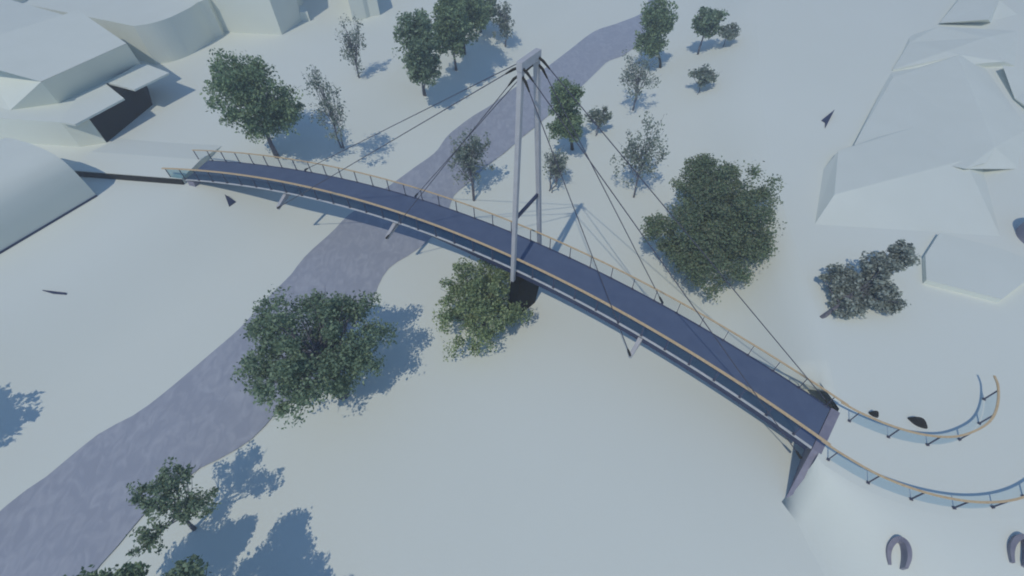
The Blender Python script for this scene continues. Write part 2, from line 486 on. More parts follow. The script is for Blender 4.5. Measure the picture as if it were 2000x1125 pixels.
# approach walkway at the left end: white wedge with a dark side towards the river
A0 = arc(BR - BW + .1, TH0); A1 = ground((152, 336))
zw = A0[2] - .03
pa = np.array([A0[0] - .5, A0[1] + .0]); pb = at((155, 337), zw + .02)[:2] + np.array([-1.5, .5])
dv = (pb - pa) / np.linalg.norm(pb - pa); nv = np.array([dv[1], -dv[0]])
if nv[1] < 0: nv = -nv
mb = MB()
pf1, pf2 = pa + nv * 3.2, pb + nv * 3.2; pt1, pt2 = pa + nv * 9 , pb + nv * 9
zb = 3.0
ap = thing('approach_path', (pa[0], pa[1], zw), 'long white raised path with dark side leading from bridge to the barrel building', 'path')
mb.add([(*pa, zw), (*pb, zw), (*pf2, zw), (*pf1, zw), (*pt1, zb), (*pt2, zb), (*pa, zb), (*pb, zb)],
       [(0, 1, 2, 3), (3, 2, 5, 4), (0, 6, 7, 1), (0, 3, 4, 6), (1, 7, 5, 2), (6, 4, 5, 7)])
mb.build('path_slab', M['ground'], ap)
q1, q2 = pa - nv * .02, pb - nv * .02
MB().hull8([(*(pa - nv * .16), 2.9), (*(pa - nv * .01), 2.9), (*(pb - nv * .01), 2.9), (*(pb - nv * .16), 2.9)],
           [(*(pa - nv * .16), zw - .06), (*(pa - nv * .01), zw - .06), (*(pb - nv * .01), zw - .06), (*(pb - nv * .16), zw - .06)]).build('side_board', M['dark'], ap)

# ------------------------------------------------------------------ right-hand ramp on its embankment
nr = thing('ramp_railing', NP[0], 'longer glass and wood railing along the outer edge of the white ramp curl', 'railing')
railing([(p, o) for p, o in zip(NP, outs(NP, 1))], nr, 2.05, first=.9)
fr_ = thing('ramp_railing', FP[0], 'shorter railing that hooks back up at the inner edge of the ramp', 'railing')
railing([(p, o) for p, o in zip(FP, outs(FP, -1))], fr_, 2.05, first=1.0)

ring_u = [0, .12, .25, .38, .5, .62, .75, .88, 1.0]
vs = []; mb = MB()
for i in range(NC):
    t = crest[min(i + 1, NC - 1)] - crest[max(i - 1, 0)]; t = t / np.linalg.norm(t)
    o = np.array([t[1], -t[0]])
    if i == 0: o = _po
    if i == NC - 1: o = rdir(TE)
    for u in ring_u:
        p = crest[i] + o * _wd[i] * u
        T_ = float(terrain(p[0], p[1])); vs.append((p[0], p[1], T_ + (ZE - .012 - T_) * (1 - u) ** 3 * (1 + 3 * u) - .03 * u))
nr_ = len(ring_u)
fs = [tuple(i * nr_ for i in range(NC))]
for i in range(NC - 1):
    for k in range(nr_ - 1): fs.append((i * nr_ + k, i * nr_ + k + 1, (i + 1) * nr_ + k + 1, (i + 1) * nr_ + k))
mb.add(vs, fs)
emb = struct('terrace', mb, M['embank'])
for p in emb.data.polygons: p.use_smooth = len(p.vertices) == 4

# ------------------------------------------------------------------ small dark slivers and hoops left standing on the model
def horseshoe(pxs, heights, label, thick=.12):
    """curved U-shaped low wall: open arms towards the camera, taller along its right arm"""
    base = ground(pxs[len(pxs) // 2])
    pts = []
    for p, h in zip(pxs, heights):
        g_ = ground(p); P = at(p, g_[2] + h); pts.append((P[0], P[1], g_[2] + h))
    Q = resample(np.array(pts), 34)
    t = np.gradient(Q[:, :2], axis=0); t /= np.linalg.norm(t, axis=1)[:, None]; nn = np.stack([t[:, 1], -t[:, 0]], -1)
    mb = MB(); vs = []; fs = []; m_ = len(Q)
    for i in range(m_):
        th = thick * (.45 + .55 * math.sin(PI * (i + 2) / (m_ + 3)))
        g0 = max(float(terrain(Q[i, 0], Q[i, 1])), terrace(Q[i, 0], Q[i, 1])) - .25
        a_ = Q[i, :2] + nn[i] * th; b_ = Q[i, :2] - nn[i] * th
        vs += [(*a_, g0), (*a_, Q[i, 2]), (*b_, Q[i, 2]), (*b_, g0)]
    for i in range(m_ - 1):
        for j in range(4): fs.append((i * 4 + j, i * 4 + (j + 1) % 4, (i + 1) * 4 + (j + 1) % 4, (i + 1) * 4 + j))
    fs += [(0, 1, 2, 3), (m_ * 4 - 1, m_ * 4 - 2, m_ * 4 - 3, m_ * 4 - 4)]
    mb.add(vs, fs)
    return tag(mb.build('horseshoe', M['hoop'], loc=tuple(base)), label, 'horseshoe', 'grey horseshoe walls below the ramp')


HS = [(1739, 1103), (1737, 1085), (1739, 1069), (1747, 1057), (1758, 1052), (1769, 1057), (1776, 1071), (1777, 1090), (1771, 1109)]
horseshoe(HS, [.16, .18, .2, .22, .26, .34, .46, .52, .44], 'grey horseshoe-shaped low wall seen whole on the white ground below the ramp railing')
horseshoe([(x + 241, y - 5) for x, y in HS], [.16, .18, .2, .22, .26, .34, .46, .52, .44], 'grey horseshoe-shaped low wall cut off by the right edge of the picture')


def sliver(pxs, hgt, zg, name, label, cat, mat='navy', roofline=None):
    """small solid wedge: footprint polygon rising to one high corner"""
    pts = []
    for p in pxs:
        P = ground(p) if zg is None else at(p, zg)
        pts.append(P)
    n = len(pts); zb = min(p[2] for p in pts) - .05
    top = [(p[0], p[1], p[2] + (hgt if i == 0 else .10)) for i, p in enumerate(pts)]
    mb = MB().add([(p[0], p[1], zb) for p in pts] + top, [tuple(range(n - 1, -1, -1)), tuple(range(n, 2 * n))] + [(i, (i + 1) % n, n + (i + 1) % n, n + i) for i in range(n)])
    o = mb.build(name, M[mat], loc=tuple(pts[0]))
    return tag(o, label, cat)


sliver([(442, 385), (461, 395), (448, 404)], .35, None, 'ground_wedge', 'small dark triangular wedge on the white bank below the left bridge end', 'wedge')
sliver([(203, 287), (209, 294), (221, 294), (221, 297), (207, 297)], .18, None, 'corner_block', 'tiny dark angled block on white ground beyond the pavilion with shade-black side', 'block')
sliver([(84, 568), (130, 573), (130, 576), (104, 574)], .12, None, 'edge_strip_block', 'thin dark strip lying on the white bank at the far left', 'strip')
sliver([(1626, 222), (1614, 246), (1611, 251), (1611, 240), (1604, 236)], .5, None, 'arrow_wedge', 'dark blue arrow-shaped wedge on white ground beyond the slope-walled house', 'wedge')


def blade(px, ln, wd, rz, label):
    P = at(px, ZE)
    mb = MB(); n = 14; vs = []; fs = []
    for k in range(n + 1):
        u = k / n; x = (u - .5) * ln; y = math.sin(PI * u) * wd * .5
        z = .10 + .34 * math.sin(PI * u)
        vs += [(x, -y * .6 - .02, -.03), (x, y + .02, -.03), (x, y * .6 + .015, z), (x, -y * .4 - .015, z * .8)]
    for k in range(n):
        for j in range(4): fs.append((k * 4 + j, k * 4 + (j + 1) % 4, (k + 1) * 4 + (j + 1) % 4, (k + 1) * 4 + j))
    fs += [(0, 1, 2, 3), (n * 4 + 3, n * 4 + 2, n * 4 + 1, n * 4)]
    c_, s_ = math.cos(rz), math.sin(rz)
    mb.add([(P[0] + v[0] * c_ - v[1] * s_, P[1] + v[0] * s_ + v[1] * c_, P[2] + v[2]) for v in vs], fs)
    return tag(mb.build('ground_fin', M['dark'], loc=tuple(P)), label, 'fin', 'dark fins behind the ramp railing')


blade((1791, 827), 1.0, .55, math.radians(-42), 'larger dark curved fin behind the inner ramp railing, nearest its hook')
blade((1705, 811), .5, .22, math.radians(-40), 'smaller dark fin close behind the inner ramp railing near the deck end')


# ------------------------------------------------------------------ buildings (plain white massing)
def solid(mb_pts, faces): return MB().add(mb_pts, faces)


def block(root, pxs, ztop, zbot, pz=None, wall='white', roof='roofw', slab=.0, name_w='walls', name_r='roof'):
    """footprint traced on the plane z = pz (default ztop); walls and a roof sheet as two parts"""
    P = [at(p, ztop if pz is None else pz) for p in pxs]
    poly = [(p[0], p[1]) for p in P]
    MB().prism(poly, zbot, ztop).build(name_w, M[wall], root)
    c = np.mean(np.array(poly), 0)
    rp_ = [tuple(c + (np.array(p) - c) * (1 + slab)) for p in poly]
    MB().prism(rp_, ztop + .004, ztop + .09).build(name_r, M[roof], root)
    return poly


# -- pavilion complex at the upper left
ZT = 6.15
pv = thing('pavilion', ground((203, 271)), 'low white pavilion with side painted black for shade and projecting flat canopies at the upper left', 'building')
pod = [(-150, 226), (-20, 230), (118, 239), (172, 232), (186, 212), (203, 166), (262, 128), (262, 118), (160, 60), (-150, 120)]
P = [at(p, ZT) for p in pod]
MB().prism([(p[0], p[1]) for p in P], 2.6, ZT).build('walls', M['white'], pv)
# near-black volume: the shade under the canopies, put into the colour
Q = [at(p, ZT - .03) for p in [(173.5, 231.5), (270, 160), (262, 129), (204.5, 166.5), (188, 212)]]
MB().prism([(p[0], p[1]) for p in Q], 2.6, ZT - .03).build('shade_volume', M['void'], pv)
for pxs in ([(116, 238), (146, 243), (242, 192), (206, 163), (150, 190)], [(208, 161), (262, 175), (330, 142), (288, 126), (268, 126)]):
    Q = [at(p, ZT + .2) for p in pxs]
    MB().prism([(p[0], p[1]) for p in Q], ZT + .006, ZT + .2).build('canopy', M['roofw'], pv)
hall = thing('hall', at((115, 202), ZT), 'tall white hall with pitched roof rising behind the flat canopies at the upper left', 'building')
K1, K2 = at((115, 202), ZT), at((275, 126), ZT)
e1, e2 = at((80, 160), ZT + 2.75), at((247, 85), ZT + 2.9)
e0 = at((-80, 58), ZT + 3.0)
r1 = at((152, 20), 10.4); rl = at((-200, 131), 10.4); rl = r1 + (rl - r1) * .8
r2 = e2 + np.array([-13., 9.5, 0.]); rb = e0 + np.array([-4., 12., 0.])
B1, B0 = at((20, 215), ZT), at((-80, 190), ZT)
V = [tuple(p) for p in (K1, K2, e2, e1, B1, B0, e0)] + [(r2[0], r2[1], ZT), tuple(r2), (rb[0], rb[1], ZT), tuple(rb)]
MB().add(V, [(0, 1, 2, 3), (3, 4, 0), (3, 6, 4), (4, 6, 5), (1, 7, 8, 2), (7, 9, 10, 8), (9, 5, 6, 10)]).build('walls', M['white'], hall)
up = np.array([0, 0, .02])
MB().add([tuple(p + up) for p in (e1, e2, r1, rl, e0, r2, rb)],
         [(0, 1, 2), (0, 2, 3), (0, 3, 4), (1, 5, 2), (5, 6, 3, 2), (6, 4, 3)]).build('roof', M['roofw'], hall)

# -- curved-wall building
cv = thing('curved_building', ground((305, 126)), 'white building with a bowed front wall behind the round tree at the upper left', 'building')
zb = 3.4
base = [ground(p) for p in [(305, 126), (325, 123), (345, 118), (368, 109), (388, 98), (406, 87), (420, 76), (436, 69)]]
poly = [(p[0], p[1]) for p in resample(np.array(base), 24)]
poly += [(poly[-1][0] - 5, poly[-1][1] + 30), (poly[0][0] - 26, poly[0][1] + 34), (poly[0][0] - 20, poly[0][1] + 9)]
MB().prism(poly, 2.6, 8.1).build('walls', M['white'], cv)
MB().prism([(x, y) for x, y in poly], 8.103, 8.16).build('roof', M['roofw'], cv)

# -- big block at the top
tb = thing('tall_block', ground((551, 68)), 'tall white block with a flat front cut off by the top edge', 'building')
c0, c1, c2 = ground((418, 62)), ground((551, 68)), ground((591, 41))
poly = [c0[:2], c1[:2], c2[:2], c2[:2] + np.array([-6, 22]), c0[:2] + np.array([-4, 26])]
MB().prism([tuple(p) for p in poly], 2.6, 12.5).build('walls', M['white'], tb)
MB().prism([tuple(p) for p in poly], 12.503, 12.56).build('roof', M['roofw'], tb)
sh = ground((603, 40)); 
lw = MB().prism([tuple(p) for p in (ground((588, 42))[:2], ground((606, 41))[:2], ground((602, 28))[:2], ground((584, 28))[:2])], 2.8, 4.6).build('side_porch', M['white'], tb)

st = thing('stepped_block', ground((692, 40)), 'narrow white block with stepped vertical edges at the top, right of the tall block', 'building')
s0, s1, s2 = ground((690, 41)), ground((716, 36)), ground((735, 33))
dx = np.array([.8, 1.2])
poly = [s0[:2], s1[:2], s1[:2] + dx * .6, s2[:2] + dx * .6, s2[:2] + np.array([-3, 14]), s0[:2] + np.array([-4, 14])]
MB().prism([tuple(p) for p in poly], 2.6, 8.6).build('walls', M['white'], st)
MB().prism([tuple(p) for p in poly], 8.603, 8.66).build('roof', M['roofw'], st)

cb = thing('corner_block_building', ground((20, 20)), 'white block with a shaded wall in the top left corner', 'building')
f0, f1 = ground((-30, 32)), ground((52, 2))
poly = [f0[:2], f1[:2], f1[:2] + np.array([-10, 18]), f0[:2] + np.array([-10, 18])]
MB().prism([tuple(p) for p in poly], 2.6, 8.2).build('walls', M['white'], cb)
MB().prism([tuple(p) for p in poly], 8.203, 8.26).build('roof', M['roofw'], cb)

# -- barrel-roofed building at the left edge
g0, g1 = ground((190, 383)), ground((-90, 549))
bd = thing('barrel_building', g0, 'large white building with a smooth barrel roof at the left edge', 'building')
axd = (g1 - g0)[:2]; Lb = np.linalg.norm(axd); axd /= Lb
top = at((130, 315), g0[2] + 4.0)[:2]; wv = np.array([-axd[1], axd[0]])
if wv[1] < 0: wv = -wv
prof = [(0.0, 2.6), (0.0, g0[2] + .05), (.12, g0[2] + 1.6), (.35, g0[2] + 2.9), (.8, g0[2] + 3.7), (1.7, g0[2] + 4.1), (3.2, g0[2] + 4.3), (5.2, g0[2] + 4.3), (7.4, g0[2] + 4.1), (9.4, g0[2] + 3.75), (10.2, g0[2] + 3.2), (10.4, g0[2] + 1.5), (10.4, 2.6)]
vs = []; npf = len(prof)
for s_ in (0, Lb):
    for o_, z_ in prof:
        p = g0[:2] + axd * s_ + wv * o_; vs.append((p[0], p[1], z_))
MB().add(vs, [(i, i + 1, npf + i + 1, npf + i) for i in range(1, npf - 2)]).build('roof', M['roofw'], bd, smooth=True)
MB().add(vs, [tuple(range(npf)), tuple(range(npf, 2 * npf)), (0, 1, npf + 1, npf), (npf - 2, npf - 1, 2 * npf - 1, 2 * npf - 2)]).build('walls', M['white'], bd)

MB().hull8([(*(g0[:2] - wv * .07), g0[2] - .5), (*(g0[:2] - wv * .002), g0[2] - .5), (*(g1[:2] - wv * .002), g0[2] - .5), (*(g1[:2] - wv * .07), g0[2] - .5)],
           [(*(g0[:2] - wv * .07), g0[2] + .16), (*(g0[:2] - wv * .002), g0[2] + .16), (*(g1[:2] - wv * .002), g0[2] + .16), (*(g1[:2] - wv * .07), g0[2] + .16)]).build('shade_strip', M['navy'], bd)  # navy strip paints the shadow gap along the wall base

# -- houses on the right
def house(name, loc, label, verts, roof_f, wall_f, patch=None):
    r = thing(name, loc, label, 'house')
    V = [tuple(at((x, y), ZE + z * .28 - (.10 if z == 0 else 0))) for (x, y, z) in verts]
    MB().add(V, wall_f).build('walls', M['white'], r)
    if patch:
        a_, b_, c_, d_ = [np.array(V[i]) for i in patch]; n_ = 8; vs = []; fs = []
        for i in range(n_ + 1):
            for j in range(n_ + 1):
                u, v = i / n_, j / n_
                vs.append(a_ * (1 - u) * (1 - v) + b_ * u * (1 - v) + c_ * u * v + d_ * (1 - u) * v)
        for i in range(n_):
            for j in range(n_): fs.append((i * (n_ + 1) + j, (i + 1) * (n_ + 1) + j, (i + 1) * (n_ + 1) + j + 1, i * (n_ + 1) + j + 1))
        MB().add(vs, fs).build('roof_slope', M['white'], r, smooth=True)
    for f in roof_f:
        MB().add([V[i] for i in f], [tuple(range(len(f)))]).build('roof_slope', M['roofw'], r)
    return r


house('house', at((1587, 443), ZE), 'white house with a lilac gable end nearest the big dense tree',
      [(1637, 295, 2.9), (1862, 225, 2.6), (1885, 312, 4.1), (1630, 380, 3.7), (1588, 443, 0), (1605, 335, 0), (1960, 474, 0), (1918, 316, 0), (1830, 455, 0), (1890, 205, 0), (1617, 334, 0)],
      [(0, 3, 2, 1)], [(0, 3, 4, 5), (2, 1, 7), (2, 7, 6), (1, 0, 5, 9), (1, 9, 7)], patch=(3, 2, 6, 4))
house('house', at((1930, 320), ZE), 'large white house with broad dull roof directly behind the gabled house',
      [(1668, 283, 1.6), (1745, 150, 1.2), (1870, 109, 4.2), (1943, 287, 4.6), (1885, 330, 4.2), (1668, 288, 0), (1740, 140, 0), (1900, 95, 0), (1944, 292, 3.9), (1925, 318, 3.9), (2010, 250, 0), (1990, 330, 0)],
      [(0, 4, 3, 2, 1)], [(0, 1, 6, 5), (1, 2, 7, 6), (3, 8, 9, 4), (2, 3, 10, 7), (3, 4, 11, 10), (0, 5, 11, 4)])
house('house', at((1740, 145), ZE), 'white house with a small triangular dark roof facet, second beyond the gabled house',
      [(1743, 136, .6), (1776, 83, 1.0), (1848, 100, 3.6), (1832, 52, 3.2), (1925, 73, 4.2), (1960, 120, 2.5), (1880, 108, 3.4), (1743, 140, 0), (1776, 70, 0), (1990, 60, 0), (1985, 130, 0)],
      [(0, 1, 2), (1, 3, 4, 2), (2, 4, 5, 6)], [(0, 2, 6, 7), (1, 0, 7, 8), (3, 1, 8), (4, 3, 8, 9), (5, 4, 9, 10), (6, 5, 10, 7)])
house('house', at((1835, 30), ZE), 'white house with grey roof cut off by the top edge at the upper right',
      [(1835, 45, 1.0), (1868, 5, 2.0), (1930, 38, 3.8), (1952, 0, 3.8), (1850, 30, 0), (1990, 30, 0), (1900, -40, 0), (1935, 45, 0)],
      [(0, 2, 3, 1)], [(0, 1, 6, 4), (0, 4, 7, 2), (2, 7, 5, 3), (1, 3, 6)])
house('house', at((1985, 190), ZE), 'white house with one dark triangular facet at the right edge',
      [(1958, 128, 3.2), (2060, 140, 3.2), (1982, 192, .8), (2050, 240, 2.0), (1960, 134, 0), (2070, 150, 0), (1982, 196, 0), (2060, 260, 0)],
      [(0, 2, 1), (1, 2, 3)], [(0, 4, 6, 2), (2, 6, 7, 3), (1, 3, 7, 5), (0, 1, 5, 4)])
lo = thing('house_extension', at((1808, 552), ZE), 'low flat white extension beside the dark grey-green tree', 'building')
block(lo, [(1834, 456), (1948, 485), (2040, 520), (1955, 586), (1808, 548), (1806, 500)], ZE + .32, ZE - .3)
rt = thing('round_tower', at((2010, 480)), 'round lilac wall at the right edge of the picture', 'building')
pc = at((2040, 470), ZE)
ring = [(pc[0] + 1.9 * math.cos(a), pc[1] + 1.9 * math.sin(a)) for a in np.linspace(0, 2 * PI, 40)[:-1]]
MB().prism(ring, ZE - .2, ZE + 1.5).build('walls', M['lilac'], rt)
MB().prism(ring, ZE + 1.503, ZE + 1.56).build('roof', M['roofw'], rt)


# ------------------------------------------------------------------ trees
def leaf_mesh(name, C, size, rng, upbias=.5, aspect=1.7):
    n = len(C)
    nrm = rng.normal(size=(n, 3)); nrm[:, 2] += upbias; nrm /= np.linalg.norm(nrm, axis=1)[:, None]
    t = np.cross(nrm, rng.normal(size=(n, 3))); t /= np.linalg.norm(t, axis=1)[:, None]
    b_ = np.cross(nrm, t)
    s = size * rng.uniform(.6, 1.35, size=(n, 1))
    L = s * aspect * .5; W = s * .5
    fold = nrm * s * .12
    V = np.stack([C - t * L, C + b_ * W - t * L * .1 + fold, C + t * L, C - b_ * W - t * L * .1 + fold], 1).reshape(-1, 3)
    me = bpy.data.meshes.new(name)
    me.vertices.add(4 * n); me.vertices.foreach_set('co', V.astype(np.float32).ravel())
    me.loops.add(4 * n); me.loops.foreach_set('vertex_index', np.arange(4 * n, dtype=np.int32))
    me.polygons.add(n); me.polygons.foreach_set('loop_start', np.arange(0, 4 * n, 4, dtype=np.int32)); me.polygons.foreach_set('loop_total', np.full(n, 4, dtype=np.int32))
    me.update(); me.validate()
    return me


def tree(name, label, cat, base, lobes, leaf, bark='bark', clumps=60, per=60, crad=.6, size=.24, trunk=.16, stems=1,
         limbs=16, sparse=.0, seed=1, group='trees on the white model', shell=.55, upbias=.5, fork=.35, droop=0.0, wob=1.0, hollow=0.0):
    """lobes: list of (centre xyz, (rx, ry, rz), share). Trunk with limbs and a crown of many leaf-sized faces in clumps."""
    rng = np.random.default_rng(seed)
    base = np.array(base, float)
    root = thing(name, base, label, cat, group)
    cl = []
    tot = sum(l[2] for l in lobes)
    for c, r, sh in lobes:
        k = max(3, int(round(clumps * sh / tot)))
        d = rng.normal(size=(k, 3)); d /= np.linalg.norm(d, axis=1)[:, None]
        ph = rng.uniform(0, 6.28, 6)
        lob = 1 + wob * (.13 * np.sin(3 * np.arctan2(d[:, 1], d[:, 0]) + ph[0]) + .10 * np.sin(5 * np.arctan2(d[:, 1], d[:, 0]) + ph[1]) + .10 * np.sin(4 * d[:, 2] + ph[2]))
        rr = (shell + (1 - shell) * rng.uniform(0, 1, k) ** .6) * rng.uniform(.80, 1.04, k) * lob
        rr = np.minimum(rr, 1.12)
        rr[: k // 5] *= rng.uniform(.2, .8, k // 5)
        P = np.array(c) + d * rr[:, None] * np.array(r)
        if hollow:
            hd = np.hypot((P[:, 0] - c[0] - .35) / r[0], (P[:, 1] - c[1] + .2) / r[1]); P = P[~((hd < hollow) & (P[:, 2] > c[2] - .8 * r[2]))]
        cl.append(P)
    cl = np.concatenate(cl)
    lo_ = base[2] + .35
    cl[:, 2] = np.maximum(cl[:, 2], lo_ + rng.uniform(0, .3, len(cl)))
    pts = []
    for P in cl:
        k = int(per * rng.uniform(.45, 1.5)); cr = crad * rng.uniform(.6, 1.35)
        q_ = np.clip(rng.normal(size=(k, 3)), -1.7, 1.7) * cr * np.array([.55, .55, .42 if not droop else .75])
        if droop: q_[:, 2] -= np.abs(rng.normal(size=k)) * droop
        pts.append(P + q_)
    pts = np.concatenate(pts)
    pts[:, 2] = np.maximum(pts[:, 2], base[2] + .05)
    me = leaf_mesh('crown', pts - base, size, rng, upbias)
    me.materials.append(leaf)
    co = bpy.data.objects.new('crown', me); COL.objects.link(co); co.parent = root
    # trunk
    cm = np.average(np.array([l[0] for l in lobes]), axis=0, weights=[l[2] for l in lobes])
    zmin = cl[:, 2].min()
    mb = MB()
    for s_ in range(stems):
        off = np.array([rng.normal() * .12, rng.normal() * .12, 0]) * (stems > 1)
        fk = base + (cm - base) * fork
        topp = cm + (rng.normal(size=3) * np.array([.5, .5, .2]) if stems > 1 else np.array([0, 0, 0])) + np.array([0, 0, lobes[-1][1][2] * .35])
        tr = trunk if stems == 1 else trunk * .75
        path = [base + off - [0, 0, .12], base + off * 1.2 + (fk - base) * .5 + rng.normal(size=3) * [.06, .06, 0], fk + off * 2.5, fk + (topp - fk) * .5 + rng.normal(size=3) * .12 + off * 2, topp + off * 2]
        mb.tube(path, [tr * 1.35, tr, tr * .85, tr * .5, tr * .15], 8)
        sel = rng.permutation(len(cl))[: max(2, limbs // stems)]
        for j in sel:
            u = rng.uniform(.0, .75); st_ = fk + off * 2.2 + (topp - fk) * u
            en = cl[j]; md = (st_ + en) / 2 + np.array([0, 0, -.08 * np.linalg.norm(en - st_)]) + rng.normal(size=3) * .12
            r0 = tr * (.55 - .35 * u)
            mb.tube([st_, md, en], [r0, r0 * .6, max(r0 * .18, .012)], 5, cap=False)
            for _ in range(2):
                k2 = pts[rng.integers(len(pts))]
                near = pts[np.argmin(np.linalg.norm(pts[rng.permutation(len(pts))[:200]] - en, axis=1))] if False else en + rng.normal(size=3) * crad * .9
                mb.tube([md, (md + near) / 2 + rng.normal(size=3) * .05, near], [r0 * .45, r0 * .28, .010], 4, cap=False)
    mb.build('trunk', M[bark], root, smooth=True)
    return root


def gl(b, c, hw, hv, z, share=1.0):
    """crown lobe whose height z counts from the ground at pixel b"""
    return px_lobe(c, hw, hv, z + float(ground(b)[2]), share)


def px_lobe(c, hw, hv, z, share=1.0, ry=None):
    """crown lobe centred where pixel c meets height z; half-width hw px, vertical radius hv metres"""
    P = at(c, z); k = depth(P) / F
    r = hw * k
    return (P, (r, r if ry is None else ry, hv), share)


# 1 broad oak overhanging the river
tree('oak_tree', 'large broad dark green tree overhanging the river, limbs showing through its crown', 'tree', ground((672, 772)),
     [px_lobe((612, 678), 142, 3.1, 5.2, 1), ], M['leaf_oak'], 'bark', clumps=195, per=135, crad=.62, size=.135, trunk=.30, limbs=60, seed=11, shell=.55, fork=.42, wob=.35, upbias=.8, hollow=.27)
# 2 yellow-green bushy tree under the bridge
tree('bushy_tree', 'yellow-green bushy tree growing under the bridge beside the pylon foot', 'tree', ground((948, 645)),
     [px_lobe((935, 602), 100, 2.2, 2.6, 1), px_lobe((925, 548), 68, 1.3, 3.0, .45)], M['leaf_bush'], 'barkd', clumps=135, per=125, crad=.55, size=.125, trunk=.2, limbs=24, seed=12, shell=.45, wob=.5)
# 3 big dense tree
tree('dense_tree', 'largest dense cloud-shaped green tree right of the cables, behind the far railing', 'tree', ground((1365, 525)),
     [px_lobe((1420, 390), 100, 2.4, 5.2, 1), px_lobe((1350, 460), 88, 2.0, 4.2, .8), px_lobe((1400, 500), 95, 2.0, 3.6, .8), px_lobe((1455, 470), 55, 2.0, 4.0, .5), px_lobe((1385, 350), 65, 1.6, 5.4, .4)],
     M['leaf_dense'], 'barkd', clumps=380, per=150, crad=.66, size=.125, trunk=.34, limbs=24, seed=13, shell=.55, upbias=1.1, wob=.4)
# 4 dark grey-green cluster tree
tree('cluster_tree', 'dark grey-green leaning tree of round leaf clusters in front of the right houses', 'tree', ground((1604, 620)),
     [px_lobe((1648, 545), 38, .8, 4.8, .7), px_lobe((1655, 592), 42, .6, 4.2, .7), px_lobe((1712, 565), 42, .8, 5.0, .8), px_lobe((1722, 520), 38, .7, 5.8, .7), px_lobe((1768, 495), 30, .6, 6.2, .5), px_lobe((1735, 595), 22, .4, 4.4, .25)],
     M['leaf_grey'], 'bark', clumps=190, per=70, crad=.34, size=.15, trunk=.13, limbs=26, seed=14, shell=.5, upbias=1.0)
# 5 round tree beyond the left bridge end
tree('round_tree', 'big round green tree standing beyond the left end of the bridge', 'tree', ground((541, 306)),
     [px_lobe((486, 195), 80, 3.6, 9.0, 1), px_lobe((470, 150), 50, 2.2, 10.6, .4), px_lobe((540, 215), 40, 2., 8.2, .3)], M['leaf_green'], 'bark', clumps=170, per=95, crad=.75, size=.17, trunk=.21, limbs=40, seed=15, shell=.42, fork=.5, wob=.6)


# slender sparse birches
def birch(label, b, c1, hw, hv, z, seed, extra=(), clumps=62, per=15, size=.165, stems=2, crad=.42, leaf='leaf_birch', name='birch_tree'):
    return tree(name, label, 'tree', ground(b), [px_lobe(c1, hw, hv, z + (float(ground(b)[2]) if b[0] > 1050 else 0))] + [px_lobe(*e) for e in extra], M[leaf], 'bark', clumps=clumps, per=per, crad=crad, size=size,
                trunk=.10, stems=stems, limbs=34, seed=seed, shell=.25, fork=.35, droop=.3)


birch('slender sparse birch just right of the round tree', (668, 290), (642, 205), 44, 3.5, 8.2, 21, [((625, 160), 26, 1.6, 10.2, .4)])
birch('slender sparse birch alone on the open ground below the stepped block', (701, 152), (684, 82), 34, 3.3, 7.8, 22)
birch('sparse multi-stem birch on the right river bank below the tall poplar', (1234, 215), (1243, 142), 42, 3.5, 5.0, 23, clumps=75)
birch('sparse wide birch between the far cable and the dense tree', (1238, 385), (1258, 292), 56, 3.5, 4.8, 24, clumps=110)
birch('sparse dark birch at the water edge left of the pylon', (925, 390), (915, 298), 48, 2.6, 4.6, 25, clumps=100, per=24)
birch('small sparse tree right behind the far pylon leg', (1075, 374), (1086, 318), 28, 1.4, 2.8, 26, clumps=48, per=20)

# tall group at the top
G2 = 'tall trees grouped at the top'
tree('tall_tree', 'tall double-crowned tree, leftmost of the group at the top', 'tree', ground((828, 186)), [px_lobe((826, 130), 32, 1.9, 6.0, .7), px_lobe((812, 70), 38, 2.6, 9.4, 1)], M['leaf_oak'], 'bark',
     clumps=130, per=72, crad=.7, size=.21, trunk=.15, stems=2, limbs=24, seed=31, shell=.4, group=G2)
tree('tall_tree', 'green tall tree with a thin pale trunk, second from left in the top group', 'tree', ground((891, 136)), [px_lobe((878, 50), 40, 2.9, 8.4, 1)], M['leaf_green'], 'bark',
     clumps=110, per=85, crad=.75, size=.22, trunk=.15, limbs=20, seed=32, shell=.4, group=G2, fork=.5)
tree('tall_tree', 'tall tree with thick dark trunk in the middle of the top group', 'tree', ground((904, 103)), [px_lobe((905, 18), 42, 3.2, 8.6, 1)], M['leaf_green'], 'barkd',
     clumps=110, per=85, crad=.8, size=.22, trunk=.34, limbs=20, seed=33, shell=.4, group=G2, fork=.5)
tree('tall_tree', 'low spreading tree half cut off by the top edge, behind the group', 'tree', ground((938, 62)), [px_lobe((942, 18), 34, 1.5, 5.8, 1)], M['leaf_oak'], 'barkd',
     clumps=46, per=40, crad=.8, size=.32, trunk=.16, limbs=14, seed=34, shell=.4, group=G2)
birch('thin birch, rightmost of the group at the top', (984, 89), (983, 40), 22, 2.2, 4.6, 35, clumps=56, per=18, size=.22)

